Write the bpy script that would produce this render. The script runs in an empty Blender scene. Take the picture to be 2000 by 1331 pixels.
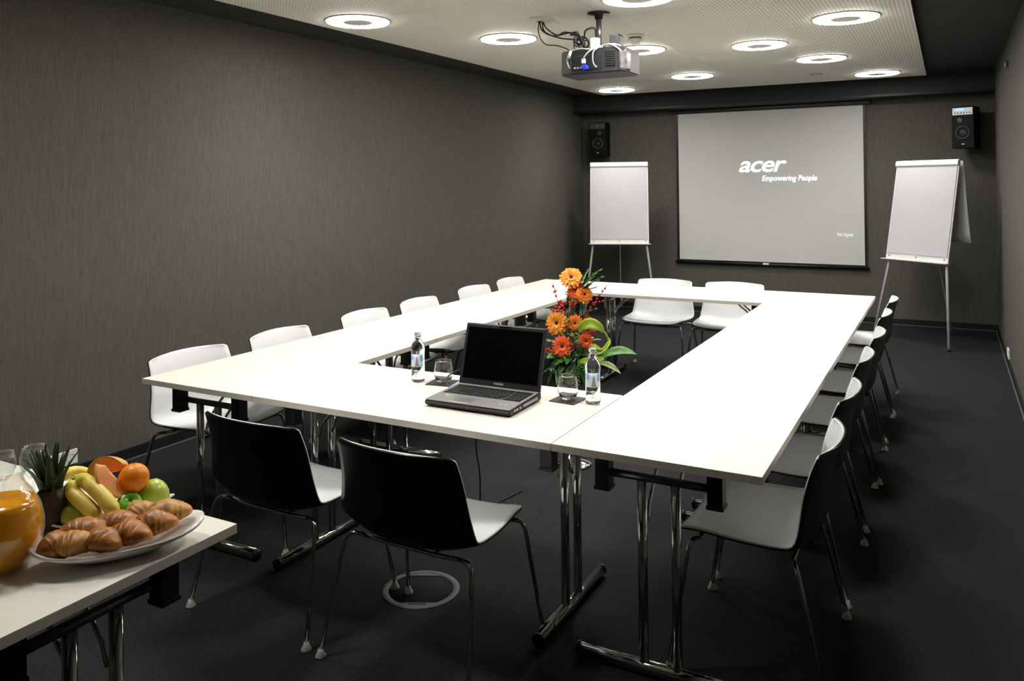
import bpy, bmesh, math, random
from mathutils import Vector, Matrix
random.seed(7)
PI = math.pi
scene = bpy.context.scene
C = scene.collection

# ------------------------------------------------------------------ camera
def look(yaw, pitch, roll):
    f = Vector((-math.sin(yaw)*math.cos(pitch), math.cos(yaw)*math.cos(pitch), math.sin(pitch)))
    r = Vector((math.cos(yaw), math.sin(yaw), 0)); u = r.cross(f)
    r2 = r*math.cos(roll) + u*math.sin(roll); u2 = -r*math.sin(roll) + u*math.cos(roll)
    return Matrix((r2, u2, -f)).transposed()
camd = bpy.data.cameras.new('camera'); cam = bpy.data.objects.new('camera', camd); C.objects.link(cam)
camd.sensor_fit = 'HORIZONTAL'; camd.sensor_width = 36
camd.lens = 1576.674*36/2000
camd.shift_x = (1000-995.894)/2000; camd.shift_y = (345.338-665.5)/2000
camd.clip_start = .05
cam.matrix_world = Matrix.Translation((3.29778, -2.47468, 1.62154)) @ look(.497387, .009549, -.010455).to_4x4()
scene.camera = cam

# ------------------------------------------------------------------ world, exposure
w = bpy.data.worlds.new('world'); scene.world = w; w.use_nodes = True
w.node_tree.nodes['Background'].inputs[0].default_value = (0, 0, 0, 1)
scene.view_settings.view_transform = 'Standard'; scene.view_settings.look = 'None'
scene.view_settings.gamma = 1; scene.view_settings.use_curve_mapping = False
scene.view_settings.exposure = 0.0
LAMP = 48.0            # emission of the ring lights
BEAM = 50.0            # downward beam of each ring light, watts

# ------------------------------------------------------------------ materials
M = {}
def mat(name, col, rough=.5, metal=0, var=0, scale=30, stretch=(1,1,1), bump=0, bscale=None, bdist=.002, trans=0, ior=1.45, emit=0, ecol=None, spec=.5, coat=0, sss=0):
    m = bpy.data.materials.new(name); m.use_nodes = True
    nt = m.node_tree; b = nt.nodes['Principled BSDF']
    b.inputs['Base Color'].default_value = (*col, 1); b.inputs['Roughness'].default_value = rough
    b.inputs['Metallic'].default_value = metal; b.inputs['IOR'].default_value = ior
    b.inputs['Transmission Weight'].default_value = trans; b.inputs['Specular IOR Level'].default_value = spec
    b.inputs['Coat Weight'].default_value = coat
    if sss:
        b.inputs['Subsurface Weight'].default_value = sss; b.inputs['Subsurface Radius'].default_value = (.01, .006, .003)
    if emit:
        b.inputs['Emission Color'].default_value = (*(ecol or col), 1); b.inputs['Emission Strength'].default_value = emit
    tc = nt.nodes.new('ShaderNodeTexCoord'); mp = nt.nodes.new('ShaderNodeMapping')
    mp.inputs['Scale'].default_value = stretch
    nt.links.new(tc.outputs['Object'], mp.inputs['Vector'])
    if var:
        n = nt.nodes.new('ShaderNodeTexNoise'); n.inputs['Scale'].default_value = scale; n.inputs['Detail'].default_value = 3
        nt.links.new(mp.outputs[0], n.inputs['Vector'])
        r = nt.nodes.new('ShaderNodeValToRGB'); e = r.color_ramp.elements
        e[0].position = .3; e[1].position = .7
        e[0].color = (*[max(0, c*(1-var)) for c in col], 1); e[1].color = (*[min(1, c*(1+var)) for c in col], 1)
        nt.links.new(n.outputs['Fac'], r.inputs[0]); nt.links.new(r.outputs[0], b.inputs['Base Color'])
    if bump:
        n = nt.nodes.new('ShaderNodeTexNoise'); n.inputs['Scale'].default_value = bscale or scale; n.inputs['Detail'].default_value = 2
        nt.links.new(mp.outputs[0], n.inputs['Vector'])
        bp = nt.nodes.new('ShaderNodeBump'); bp.inputs['Strength'].default_value = bump; bp.inputs['Distance'].default_value = bdist
        nt.links.new(n.outputs['Fac'], bp.inputs['Height']); nt.links.new(bp.outputs[0], b.inputs['Normal'])
    M[name] = m
    return m

def wallpaper(name, col):
    m = mat(name, col, rough=.75, spec=.25)
    nt = m.node_tree; b = nt.nodes['Principled BSDF']; tc = nt.nodes['Texture Coordinate']
    def noise(sc, stretch, det):
        mp = nt.nodes.new('ShaderNodeMapping'); mp.inputs['Scale'].default_value = stretch
        n = nt.nodes.new('ShaderNodeTexNoise'); n.inputs['Scale'].default_value = sc; n.inputs['Detail'].default_value = det
        nt.links.new(tc.outputs['Object'], mp.inputs[0]); nt.links.new(mp.outputs[0], n.inputs['Vector']); return n
    a = noise(1, (190, 190, 9), 3); c = noise(1, (340, 340, 200), 2)
    ad = nt.nodes.new('ShaderNodeMath'); ad.operation = 'ADD'
    sc = nt.nodes.new('ShaderNodeMath'); sc.operation = 'MULTIPLY_ADD'; sc.inputs[1].default_value = .65; sc.inputs[2].default_value = .175
    nt.links.new(a.outputs[0], sc.inputs[0]); nt.links.new(sc.outputs[0], ad.inputs[0]); nt.links.new(c.outputs[0], ad.inputs[1])
    r = nt.nodes.new('ShaderNodeValToRGB'); e = r.color_ramp.elements
    e[0].position = .36; e[1].position = .68
    mul = nt.nodes.new('ShaderNodeMath'); mul.operation = 'MULTIPLY'; mul.inputs[1].default_value = .5
    nt.links.new(ad.outputs[0], mul.inputs[0]); nt.links.new(mul.outputs[0], r.inputs[0])
    e[0].color = (*[x*.6 for x in col], 1); e[1].color = (*[x*1.4 for x in col], 1)
    nt.links.new(r.outputs[0], b.inputs['Base Color'])
    bp = nt.nodes.new('ShaderNodeBump'); bp.inputs['Strength'].default_value = .5; bp.inputs['Distance'].default_value = .002
    nt.links.new(ad.outputs[0], bp.inputs['Height']); nt.links.new(bp.outputs[0], b.inputs['Normal'])
    return m

def perforated(name, col, pitch=.024, rad=.0065):
    m = mat(name, col, rough=.55, spec=.3)
    nt = m.node_tree; b = nt.nodes['Principled BSDF']; tc = nt.nodes['Texture Coordinate']
    s = nt.nodes.new('ShaderNodeSeparateXYZ'); nt.links.new(tc.outputs['Object'], s.inputs[0])
    sq = []
    for k in (0, 1):
        pp = nt.nodes.new('ShaderNodeMath'); pp.operation = 'PINGPONG'; pp.inputs[1].default_value = pitch/2
        nt.links.new(s.outputs[k], pp.inputs[0])
        p2 = nt.nodes.new('ShaderNodeMath'); p2.operation = 'POWER'; p2.inputs[1].default_value = 2
        nt.links.new(pp.outputs[0], p2.inputs[0]); sq.append(p2)
    ad = nt.nodes.new('ShaderNodeMath'); nt.links.new(sq[0].outputs[0], ad.inputs[0]); nt.links.new(sq[1].outputs[0], ad.inputs[1])
    lt = nt.nodes.new('ShaderNodeMath'); lt.operation = 'LESS_THAN'; lt.inputs[1].default_value = rad*rad
    nt.links.new(ad.outputs[0], lt.inputs[0])
    mx = nt.nodes.new('ShaderNodeMix'); mx.data_type = 'RGBA'
    mx.inputs['A'].default_value = (*col, 1); mx.inputs['B'].default_value = (*[c*.5 for c in col], 1)
    nt.links.new(lt.outputs[0], mx.inputs['Factor']); nt.links.new(mx.outputs['Result'], b.inputs['Base Color'])
    return m

wallpaper('wallpaper', (.106, .101, .087))
mat('carpet', (.0225, .0225, .024), rough=.95, var=.45, scale=140, bump=.6, bscale=260, bdist=.004, spec=.12)
mat('dark_ceiling', (.03, .03, .03), rough=.8, var=.1, scale=15)
mat('black_trim', (.008, .008, .009), rough=.5)
mat('grey_strip', (.10, .10, .105), rough=.6)
perforated('ceiling_metal', (.90, .88, .80))
mat('plain_white_metal', (.80, .78, .71), rough=.5, var=.02)
mat('lamp_glow', (1, .98, .93), rough=.4, emit=LAMP, ecol=(1, .97, .90))
mat('grey_rim', (.30, .29, .27), rough=.35, metal=.6)
mat('laminate', (.80, .775, .705), rough=.38, var=.015, scale=6, bump=.04, bscale=500, bdist=.0005)
mat('laminate_edge', (.62, .58, .50), rough=.5, var=.03, scale=12)
mat('chrome', (.52, .52, .53), rough=.10, metal=1, var=.02)
mat('dark_steel', (.14, .14, .145), rough=.3, metal=.8, var=.05)
mat('black_plastic', (.008, .008, .009), rough=.42, var=.1)
mat('black_shell', (.0035, .0035, .004), rough=.32, var=.1, bump=.05, bscale=400, bdist=.0004, spec=.35)
mat('white_shell', (.74, .755, .775), rough=.33, var=.01, bump=.05, bscale=400, bdist=.0004)
mat('glide', (.55, .55, .53), rough=.4, var=.05)
mat('screen_fabric', (.60, .61, .59), rough=.85, var=.015, scale=2)
mat('projected_light', (.95, .97, 1), rough=.8, emit=.85)
mat('projected_dim', (.9, .92, .98), rough=.8, emit=.42)
mat('paper', (.50, .50, .53), rough=.8, var=.012, scale=3, bump=.1, bscale=6, bdist=.004)
mat('white_metal', (.72, .72, .71), rough=.4, var=.02)
mat('alu', (.62, .62, .62), rough=.35, metal=.15, var=.03)
mat('rubber', (.02, .02, .02), rough=.7, var=.1)
mat('socket_white', (.80, .80, .78), rough=.35, var=.01)
mat('socket_dark', (.12, .12, .12), rough=.5)
mat('speaker_black', (.003, .003, .0035), rough=.6, var=.1, spec=.2)
mat('speaker_cone', (.008, .008, .009), rough=.55, var=.1)
mat('speaker_ring', (.03, .03, .032), rough=.4, var=.1)
mat('speaker_panel', (.055, .055, .06), rough=.5, var=.05)
mat('panel_silver', (.50, .50, .52), rough=.35, metal=.3, var=.04)
mat('blue_display', (.15, .3, 1), emit=2.2, ecol=(.15, .32, 1))
mat('projector_case', (.024, .024, .026), rough=.45, var=.08)
mat('projector_grille', (.012, .012, .012), rough=.6)
mat('smoked_plastic', (.07, .07, .07), rough=.18, var=.5, scale=30)
mat('clear_plastic', (.8, .82, .84), rough=.15, trans=.75, ior=1.3)
mat('cable_black', (.01, .01, .01), rough=.45, var=.1)
mat('cable_grey', (.42, .42, .43), rough=.45, var=.05)
mat('plug_blue', (.03, .04, .55), rough=.4, var=.1)
mat('plug_white', (.8, .8, .78), rough=.4)
mat('laptop_silver', (.34, .34, .35), rough=.34, metal=.45, var=.04)
mat('laptop_dark', (.026, .026, .027), rough=.28, var=.1)
mat('laptop_screen', (.002, .002, .002), rough=.12)
mat('laptop_bottom', (.02, .018, .016), rough=.5)
mat('key_black', (.012, .012, .013), rough=.4, var=.1)
mat('sticker_red', (.6, .12, .1), rough=.4)
mat('sticker_green', (.25, .5, .12), rough=.4)
mat('print_silver', (.55, .55, .56), rough=.4)
mat('glass', (1, 1, 1), rough=0, trans=1, ior=1.45)
mat('water', (.97, .99, 1), rough=0, trans=1, ior=1.333)
mat('water_bottle', (.94, .975, 1), rough=.0, trans=1, ior=1.36)
mat('coaster_leather', (.02, .02, .022), rough=.55, var=.2, bump=.3, bscale=300, bdist=.001)
mat('porcelain', (.80, .80, .78), rough=.15, coat=.3, var=.01)
mat('juice', (1, .40, .012), rough=.12, trans=.12, ior=1.35, var=.05, scale=12)
mat('orange_peel', (.92, .28, .01), rough=.4, var=.08, scale=10, bump=.5, bscale=220, bdist=.001)
mat('banana_skin', (.78, .62, .10), rough=.45, var=.18, scale=18)
mat('banana_tip', (.06, .04, .02), rough=.7)
mat('apple_yellow', (.50, .60, .08), rough=.28, var=.15, scale=14)
mat('apple_green', (.16, .42, .03), rough=.25, var=.15, scale=14)
mat('mango_green', (.30, .34, .04), rough=.4, var=.2, scale=10)
mat('fruit_stem', (.08, .05, .02), rough=.8)
mat('melon_flesh', (.85, .30, .06), rough=.4, var=.12, scale=25, sss=.1)
mat('melon_rind', (.72, .42, .10), rough=.5, var=.15, scale=20)
mat('pineapple_skin', (.035, .02, .008), rough=.6, var=.5, scale=30)
mat('pineapple_leaf', (.035, .075, .03), rough=.45, var=.35, scale=20)
mat('croissant_crust', (.40, .15, .03), rough=.42, var=.6, scale=26, bump=.5, bscale=60, bdist=.003)
mat('croissant_pale', (.52, .25, .06), rough=.45, var=.5, scale=22, bump=.5, bscale=60, bdist=.003)
mat('petal_orange', (.95, .22, .012), rough=.5, var=.15, scale=30)
mat('petal_amber', (1, .34, .03), rough=.5, var=.12, scale=30)
mat('petal_red', (.80, .10, .012), rough=.5, var=.2, scale=30)
mat('petal_wine', (.35, .02, .012), rough=.5, var=.25, scale=30)
mat('flower_eye', (.05, .012, .008), rough=.8, var=.5, scale=150)
mat('leaf_lime', (.38, .50, .05), rough=.4, var=.2, scale=15)
mat('leaf_green', (.05, .17, .025), rough=.42, var=.3, scale=20)
mat('leaf_dark', (.018, .055, .014), rough=.4, var=.35, scale=20)
mat('leaf_pale', (.28, .36, .14), rough=.5, var=.3, scale=25)
mat('berry_red', (.55, .03, .02), rough=.3, var=.2)
mat('twig', (.12, .04, .025), rough=.7)
mat('label_blue', (.25, .50, .85), rough=.4)
mat('label_pale', (.72, .83, .93), rough=.4, var=.05)
mat('label_grey', (.25, .27, .30), rough=.5)

tg = mat('thin_glass', (1, 1, 1), rough=.02)
nt = tg.node_tree
tr_ = nt.nodes.new('ShaderNodeBsdfTransparent'); gl_ = nt.nodes.new('ShaderNodeBsdfGlossy'); gl_.inputs['Roughness'].default_value = .02
lw_ = nt.nodes.new('ShaderNodeLayerWeight'); pw_ = nt.nodes.new('ShaderNodeMath'); pw_.operation = 'POWER'; pw_.inputs[1].default_value = 3.5
nt.links.new(lw_.outputs['Facing'], pw_.inputs[0]); fr_ = nt.nodes.new('ShaderNodeMath'); fr_.operation = 'MULTIPLY_ADD'; fr_.inputs[1].default_value = .6; fr_.inputs[2].default_value = .04; nt.links.new(pw_.outputs[0], fr_.inputs[0]); mx_ = nt.nodes.new('ShaderNodeMixShader')
tr_.inputs[0].default_value = (.95, .96, .96, 1)
nt.links.new(fr_.outputs[0], mx_.inputs[0]); nt.links.new(tr_.outputs[0], mx_.inputs[1]); nt.links.new(gl_.outputs[0], mx_.inputs[2])
nt.links.new(mx_.outputs[0], nt.nodes['Material Output'].inputs['Surface'])

# ------------------------------------------------------------------ mesh helpers
def rotframe(d):
    d = d.normalized(); a = Vector((0, 0, 1)) if abs(d.z) < .9 else Vector((1, 0, 0))
    x = d.cross(a).normalized(); return x, d.cross(x).normalized()
def box(bm, c, s, bev=0, rz=0, mi=0):
    sx, sy, sz = [q/2 for q in s]; vs = []
    tmp = bmesh.new(); bmesh.ops.create_cube(tmp, size=1)
    for v in tmp.verts: v.co = Vector((v.co.x*s[0], v.co.y*s[1], v.co.z*s[2]))
    if bev: bmesh.ops.bevel(tmp, geom=list(tmp.edges), offset=bev, segments=2, affect='EDGES', profile=.6)
    mtx = Matrix.Translation(c) @ Matrix.Rotation(rz, 4, 'Z')
    mp = {}
    for v in tmp.verts: mp[v] = bm.verts.new(mtx @ v.co)
    for f in tmp.faces:
        nf = bm.faces.new([mp[v] for v in f.verts]); nf.material_index = mi
    tmp.free(); return bm
def tube(bm, pts, r, seg=10, caps=True, mi=0, closed=False):
    pts = [Vector(p) for p in pts]; n = len(pts); rs = r if isinstance(r, (list, tuple)) else [r]*n
    rings = []; x = None
    for i, p in enumerate(pts):
        if closed: d = (pts[(i+1) % n]-pts[i-1]).normalized()
        elif i == 0: d = (pts[1]-pts[0]).normalized()
        elif i == n-1: d = (pts[-1]-pts[-2]).normalized()
        else: d = ((pts[i+1]-p).normalized()+(p-pts[i-1]).normalized()).normalized()
        if x is None: x, y = rotframe(d)
        else:
            x = (x-d*x.dot(d)).normalized(); y = d.cross(x)
        rings.append([bm.verts.new(p+(x*math.cos(2*PI*k/seg)+y*math.sin(2*PI*k/seg))*rs[i]) for k in range(seg)])
    rng = range(n) if closed else range(n-1)
    for i in rng:
        a, b = rings[i], rings[(i+1) % n]
        for k in range(seg):
            f = bm.faces.new((a[k], a[(k+1) % seg], b[(k+1) % seg], b[k])); f.smooth = True; f.material_index = mi
    if caps and not closed:
        bm.faces.new(rings[0][::-1]).material_index = mi; bm.faces.new(rings[-1]).material_index = mi
    return bm
def lathe(bm, prof, seg=32, c=(0, 0, 0), mi=0, fn=None, closed=False):
    c = Vector(c); rings = []
    for r, z in prof:
        if r < 1e-5: rings.append([bm.verts.new(c+Vector((0, 0, z)))])
        else:
            ring = []
            for k in range(seg):
                a = 2*PI*k/seg; p = Vector((r*math.cos(a), r*math.sin(a), z))
                if fn: p = fn(p, a, r, z)
                ring.append(bm.verts.new(c+p))
            rings.append(ring)
    pr = list(zip(rings[:-1], rings[1:]))
    if closed: pr.append((rings[-1], rings[0]))
    for a, b in pr:
        for k in range(seg):
            k2 = (k+1) % seg
            if len(a) == 1 and len(b) == 1: continue
            if len(a) == 1: f = bm.faces.new((a[0], b[k2], b[k]))
            elif len(b) == 1: f = bm.faces.new((a[k], a[k2], b[0]))
            else: f = bm.faces.new((a[k], a[k2], b[k2], b[k]))
            f.smooth = True; f.material_index = mi
    return bm
def prism(bm, pts, d, mi=0):
    """pts: 3D outline, extruded by vector d"""
    d = Vector(d); a = [bm.verts.new(Vector(p)) for p in pts]; b = [bm.verts.new(Vector(p)+d) for p in pts]
    n = len(a)
    bm.faces.new(a[::-1]).material_index = mi; bm.faces.new(b).material_index = mi
    for k in range(n): bm.faces.new((a[k], a[(k+1) % n], b[(k+1) % n], b[k])).material_index = mi
    return bm
def solidgrid(bm, fn, nu, nv, t, smooth=True, off=0):
    """closed sheet: fn(i/nu, j/nv) -> point; thickness t along the normal, from offset off"""
    P = [[Vector(fn(i/nu, j/nv)) for j in range(nv+1)] for i in range(nu+1)]
    def nrm(i, j):
        a = P[min(i+1, nu)][j]-P[max(i-1, 0)][j]; b = P[i][min(j+1, nv)]-P[i][max(j-1, 0)]
        n = a.cross(b); return n.normalized() if n.length > 1e-12 else Vector((0, 0, 1))
    N = [[nrm(i, j) for j in range(nv+1)] for i in range(nu+1)]
    A = [[bm.verts.new(P[i][j]+N[i][j]*off) for j in range(nv+1)] for i in range(nu+1)]
    B = [[bm.verts.new(P[i][j]+N[i][j]*(off+t)) for j in range(nv+1)] for i in range(nu+1)]
    for i in range(nu):
        for j in range(nv):
            f = bm.faces.new((A[i][j], A[i][j+1], A[i+1][j+1], A[i+1][j])); f.smooth = smooth
            f = bm.faces.new((B[i][j], B[i+1][j], B[i+1][j+1], B[i][j+1])); f.smooth = smooth
    for i in range(nu):
        bm.faces.new((A[i][0], A[i+1][0], B[i+1][0], B[i][0])); bm.faces.new((A[i][nv], B[i][nv], B[i+1][nv], A[i+1][nv]))
    for j in range(nv):
        bm.faces.new((A[0][j], B[0][j], B[0][j+1], A[0][j+1])); bm.faces.new((A[nu][j], A[nu][j+1], B[nu][j+1], B[nu][j]))
    return bm
def obj(name, bm, m, parent=None, loc=None, rz=0):
    me = bpy.data.meshes.new(name)
    bmesh.ops.recalc_face_normals(bm, faces=list(bm.faces))
    bm.to_mesh(me); bm.free()
    for q in (m if isinstance(m, (list, tuple)) else [m]): me.materials.append(M[q])
    o = bpy.data.objects.new(name, me); C.objects.link(o)
    if parent: o.parent = parent
    if loc: o.location = loc
    o.rotation_euler[2] = rz
    return o
def link(name, me, parent=None, loc=(0, 0, 0), rot=None):
    o = bpy.data.objects.new(name, me); C.objects.link(o); o.parent = parent; o.location = loc
    if rot: o.rotation_euler = rot
    return o
def tag(o, label, cat, group=None):
    o['label'] = label; o['category'] = cat
    if group: o['group'] = group
    return o
def thing(name, label, cat, loc=(0, 0, 0), rz=0, group=None):
    o = bpy.data.objects.new(name, None); C.objects.link(o); o.empty_display_size = .1
    o.location = loc; o.rotation_euler[2] = rz
    return tag(o, label, cat, group)
def struct(name, bm, m, parent=None):
    o = obj(name, bm, m, parent)
    if not parent: o['kind'] = 'structure'
    return o
def dup(root, loc, rz, label, group=None):
    r = root.copy(); C.objects.link(r); r.location = loc; r.rotation_euler = (0, 0, rz); r['label'] = label
    if group: r['group'] = group
    for ch in list(root.children):
        c = ch.copy(); C.objects.link(c); c.parent = r
        for g in list(ch.children):
            d = g.copy(); C.objects.link(d); d.parent = c
    return r
def NB(): return bmesh.new()
def text(name, body, size, m, parent, loc, rot, shear=0, bold=0, depth=.0015, sx=1, space=1, align='LEFT'):
    cu = bpy.data.curves.new(name, 'FONT'); cu.body = body; cu.size = size; cu.shear = shear; cu.offset = bold
    cu.extrude = depth; cu.space_character = space; cu.align_x = align; cu.resolution_u = 6
    t = bpy.data.objects.new(name, cu); C.objects.link(t)
    dg = bpy.context.evaluated_depsgraph_get(); me = bpy.data.meshes.new_from_object(t.evaluated_get(dg))
    bpy.data.objects.remove(t); me.materials.clear(); me.materials.append(M[m])
    o = bpy.data.objects.new(name, me); C.objects.link(o); o.parent = parent; o.location = loc; o.rotation_euler = rot; o.scale = (sx, 1, 1)
    return o

# ------------------------------------------------------------------ the room
XL, XR, YF, YB, ZC, ZP = -1.03, 3.74, 7.57, -4.2, 2.77, 2.70
T = .12
struct('floor', box(NB(), ((XL+XR)/2, (YF+YB)/2, -.05), (XR-XL+2*T, YF-YB+2*T, .1)), 'carpet')
struct('ceiling', box(NB(), ((XL+XR)/2, (YF+YB)/2, ZC+.05), (XR-XL+2*T, YF-YB+2*T, .1)), 'dark_ceiling')
struct('wall_left', box(NB(), (XL-T/2, (YF+YB)/2, ZC/2), (T, YF-YB, ZC)), 'wallpaper')
struct('wall_right', box(NB(), (XR+T/2, (YF+YB)/2, ZC/2), (T, YF-YB, ZC)), 'wallpaper')
struct('wall_back', box(NB(), ((XL+XR)/2, YF+T/2, ZC/2), (XR-XL+2*T, T, ZC)), 'wallpaper')
struct('wall_front', box(NB(), ((XL+XR)/2, YB-T/2, ZC/2), (XR-XL+2*T, T, ZC)), 'wallpaper')
def baseboard(name, c, s, sc, ss):
    o = struct(name, box(NB(), c, s, .002), 'black_trim'); struct('floor_strip', box(NB(), sc, ss, .001), 'grey_strip', o)
L = YF-YB
baseboard('baseboard_left', (XL+.006, (YF+YB)/2, .035), (.012, L, .07), (XL+.014, (YF+YB)/2, .004), (.012, L, .008))
baseboard('baseboard_right', (XR-.006, (YF+YB)/2, .035), (.012, L, .07), (XR-.014, (YF+YB)/2, .004), (.012, L, .008))
baseboard('baseboard_back', ((XL+XR)/2, YF-.006, .035), (XR-XL-.03, .012, .07), ((XL+XR)/2, YF-.014, .004), (XR-XL-.05, .012, .008))
# boxed soffit above the screen
so = struct('trim_1', box(NB(), ((XL+XR)/2, YF-.16, (2.54+ZC)/2), (XR-XL, .32, ZC-2.54), .003), 'dark_ceiling')
struct('soffit_lip', box(NB(), (1.35, YF-.325, 2.556), (XR-XL-.02, .012, .03), .002), 'black_trim', so)
# white metal ceiling field of separate panels hung below the dark ceiling
cf = struct('ceiling_field', box(NB(), (1.36, (6.70+YB+.5)/2, (ZP+.02+ZC)/2), (3.40, 6.70-YB-.5-.05, ZC-ZP-.02)), 'black_trim')
PX0, PX1, PXM = -.40, 3.115, 1.387
def farY(x): return 6.75+(x-PX0)/(PX1-PX0)*.12
g = .0015
for x0, x1, ys in ((PX0, PXM, [-3.7, -2.12, -.24, 1.64, 3.51, 5.39, 99]), (PXM, PX1, [-3.7, -1.33, .55, 2.43, 4.30, 6.17, 99])):
    for ya, yb in zip(ys[:-1], ys[1:]):
        e = yb == 99; q = [(x0+g, ya+g), (x1-g, ya+g), (x1-g, farY(x1) if e else yb-g), (x0+g, farY(x0) if e else yb-g)]
        o = obj('ceiling_panel', prism(NB(), [(x, y, ZP) for x, y in q], (0, 0, .02)), 'ceiling_metal', cf)

# ------------------------------------------------------------------ ring lights
rim_bm = lathe(NB(), [(.202, 0), (.202, -.006), (.212, -.006), (.214, 0)], 48, closed=True)
rim_me = obj('tmp_rim', rim_bm, 'grey_rim').data
glow_me = obj('tmp_glow', lathe(NB(), [(.098, 0), (.098, -.012), (.199, -.012), (.202, -.010), (.202, 0)], 48, closed=True), 'lamp_glow').data
cap_me = obj('tmp_cap', lathe(NB(), [(0, -.0135), (.092, -.0135), (.097, -.012), (.097, 0), (0, 0)], 40), 'plain_white_metal').data
beam = bpy.data.lights.new('beam', 'SPOT'); beam.energy = BEAM; beam.color = (1, .968, .90); beam.spot_size = math.radians(136); beam.spot_blend = .75; beam.shadow_soft_size = .14
for n in ('tmp_rim', 'tmp_glow', 'tmp_cap'): bpy.data.objects.remove(bpy.data.objects[n])
LAMPS = [(-.077, 1.682, 'ring ceiling light nearest the left wall, left of the projector, front of that edge'),
         (.46, 2.752, 'ring ceiling light just left of the projector cables'),
         (1.117, 3.75, 'ring ceiling light half hidden behind the hanging projector'),
         (2.006, 4.038, 'ring ceiling light right of the projector, leftmost of the three in a diagonal row'),
         (2.333, 5.051, 'ring ceiling light in the middle of the diagonal row of three on the right'),
         (2.685, 6.40, 'ring ceiling light at the far right corner of the white ceiling'),
         (1.041, 5.562, 'ring ceiling light above the projection screen, just past the projector'),
         (-.049, 6.287, 'ring ceiling light at the far left corner of the white ceiling'),
         (2.719, 3.255, 'largest looking ring ceiling light near the right ceiling edge'),
         (1.729, 1.996, 'ring ceiling light cut off by the top edge of the photo'),
         (2.50, .45, 'ring ceiling light out of view above the right row of tables'),
         (.75, .35, 'ring ceiling light out of view above the left corner of the tables'),
         (.60, -.95, 'ring ceiling light out of view above the left end of the buffet table')]
for x, y, lab in LAMPS:
    t = thing('ceiling_light', lab, 'ceiling light', (x, y, ZP), 0, 'ring lights in the white ceiling')
    link('rim', rim_me, t); link('glowing_ring', glow_me, t); link('centre_cover', cap_me, t)
    link('beam', beam, t, (0, 0, -.03))

# ------------------------------------------------------------------ meeting tables
def make_table(Lt, label, W=.70):
    """length along local X, width along local Y"""
    t = thing('meeting_table', label, 'table')
    bm = box(NB(), (0, 0, .7275), (Lt-.003, W-.003, .025), .0015)
    for f in bm.faces:
        if abs(f.normal.z) < .5 and f.calc_center_median().z < .7385: f.material_index = 1
    bm.normal_update()
    for f in bm.faces: f.material_index = 1 if abs(f.normal.z) < .5 else 0
    obj('tabletop', bm, ('laminate', 'laminate_edge'), t)
    for e in (-1, 1):
        x = e*(Lt/2-.085)
        fb = obj('foot_bar', tube(NB(), [(x, -.285, .026), (x, .285, .026)], .0225, 16), 'chrome', t)
        for s in (-1, 1): obj('end_cap', lathe(NB(), [(0, -.006), (.0215, -.006), (.023, -.004), (.023, .006), (0, .006)], 16), 'black_plastic', fb).matrix_local = Matrix.Translation((x, s*.290, .026)) @ Matrix.Rotation(PI/2, 4, 'X')
        for s in (-1, 1):
            obj('post', tube(NB(), [(x, s*.057, .035), (x, s*.057, .640)], .0165, 14), 'chrome', t)
            b = NB(); box(b, (x, s*.19, .655), (.05, .05, .12), .003); box(b, (x, s*.19, .711), (.075, .07, .008), .001); box(b, (x, s*.19, .596), (.056, .056, .012), .002)
            obj('bracket', b, 'black_plastic', t)
            bend = [(x-e*.012, s*.045, .50), (x-e*.022, s*.045, .515), (x-e*.035, s*.045, .555), (x-e*.10, s*.045, .625), (x-e*.20, s*.045, .705), (x-e*.215, s*.045, .714)]
            obj('folding_brace', tube(NB(), bend, .0065, 8), 'chrome', t)
        obj('crossbar', tube(NB(), [(x, -.19, .648), (x, .19, .648)], .0135, 12), 'dark_steel', t)
    return t
TL = 1.42
tb = make_table(TL, 'white table of the right row nearest the camera, its chrome legs in front')
tb.location = (2.45, TL/2, 0); tb.rotation_euler[2] = PI/2; tb['group'] = 'white tables set in a rectangle'
GT = 'white tables set in a rectangle'
dup(tb, (2.45, TL*1.5+.002, 0), PI/2, 'white table in the middle of the right row of three tables')
dup(tb, (2.45, TL*2.5+.004, 0), PI/2, 'white table at the far end of the right row, by the right flip chart')
dup(tb, (.35, TL/2, 0), PI/2, 'white table of the left row nearest the camera, left of the laptop table')
dup(tb, (.35, TL*1.5+.002, 0), PI/2, 'white table in the middle of the left row of three tables')
dup(tb, (.35, TL*2.5+.004, 0), PI/2, 'white table at the far end of the left row, below the left flip chart')
tf = make_table(1.40, 'white table at the front carrying the open laptop and water bottles')
tf.location = (1.40, .35, 0); tf['group'] = GT
dup(tf, (1.40, 4.264-.35, 0), 0, 'white table at the far end, in front of two chairs and the screen', GT)
bt = dup(tf, (.95, -1.303, 0), 0, 'white table in the near left corner carrying fruit, croissants and juice')
bt['group'] = 'single buffet table'

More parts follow.
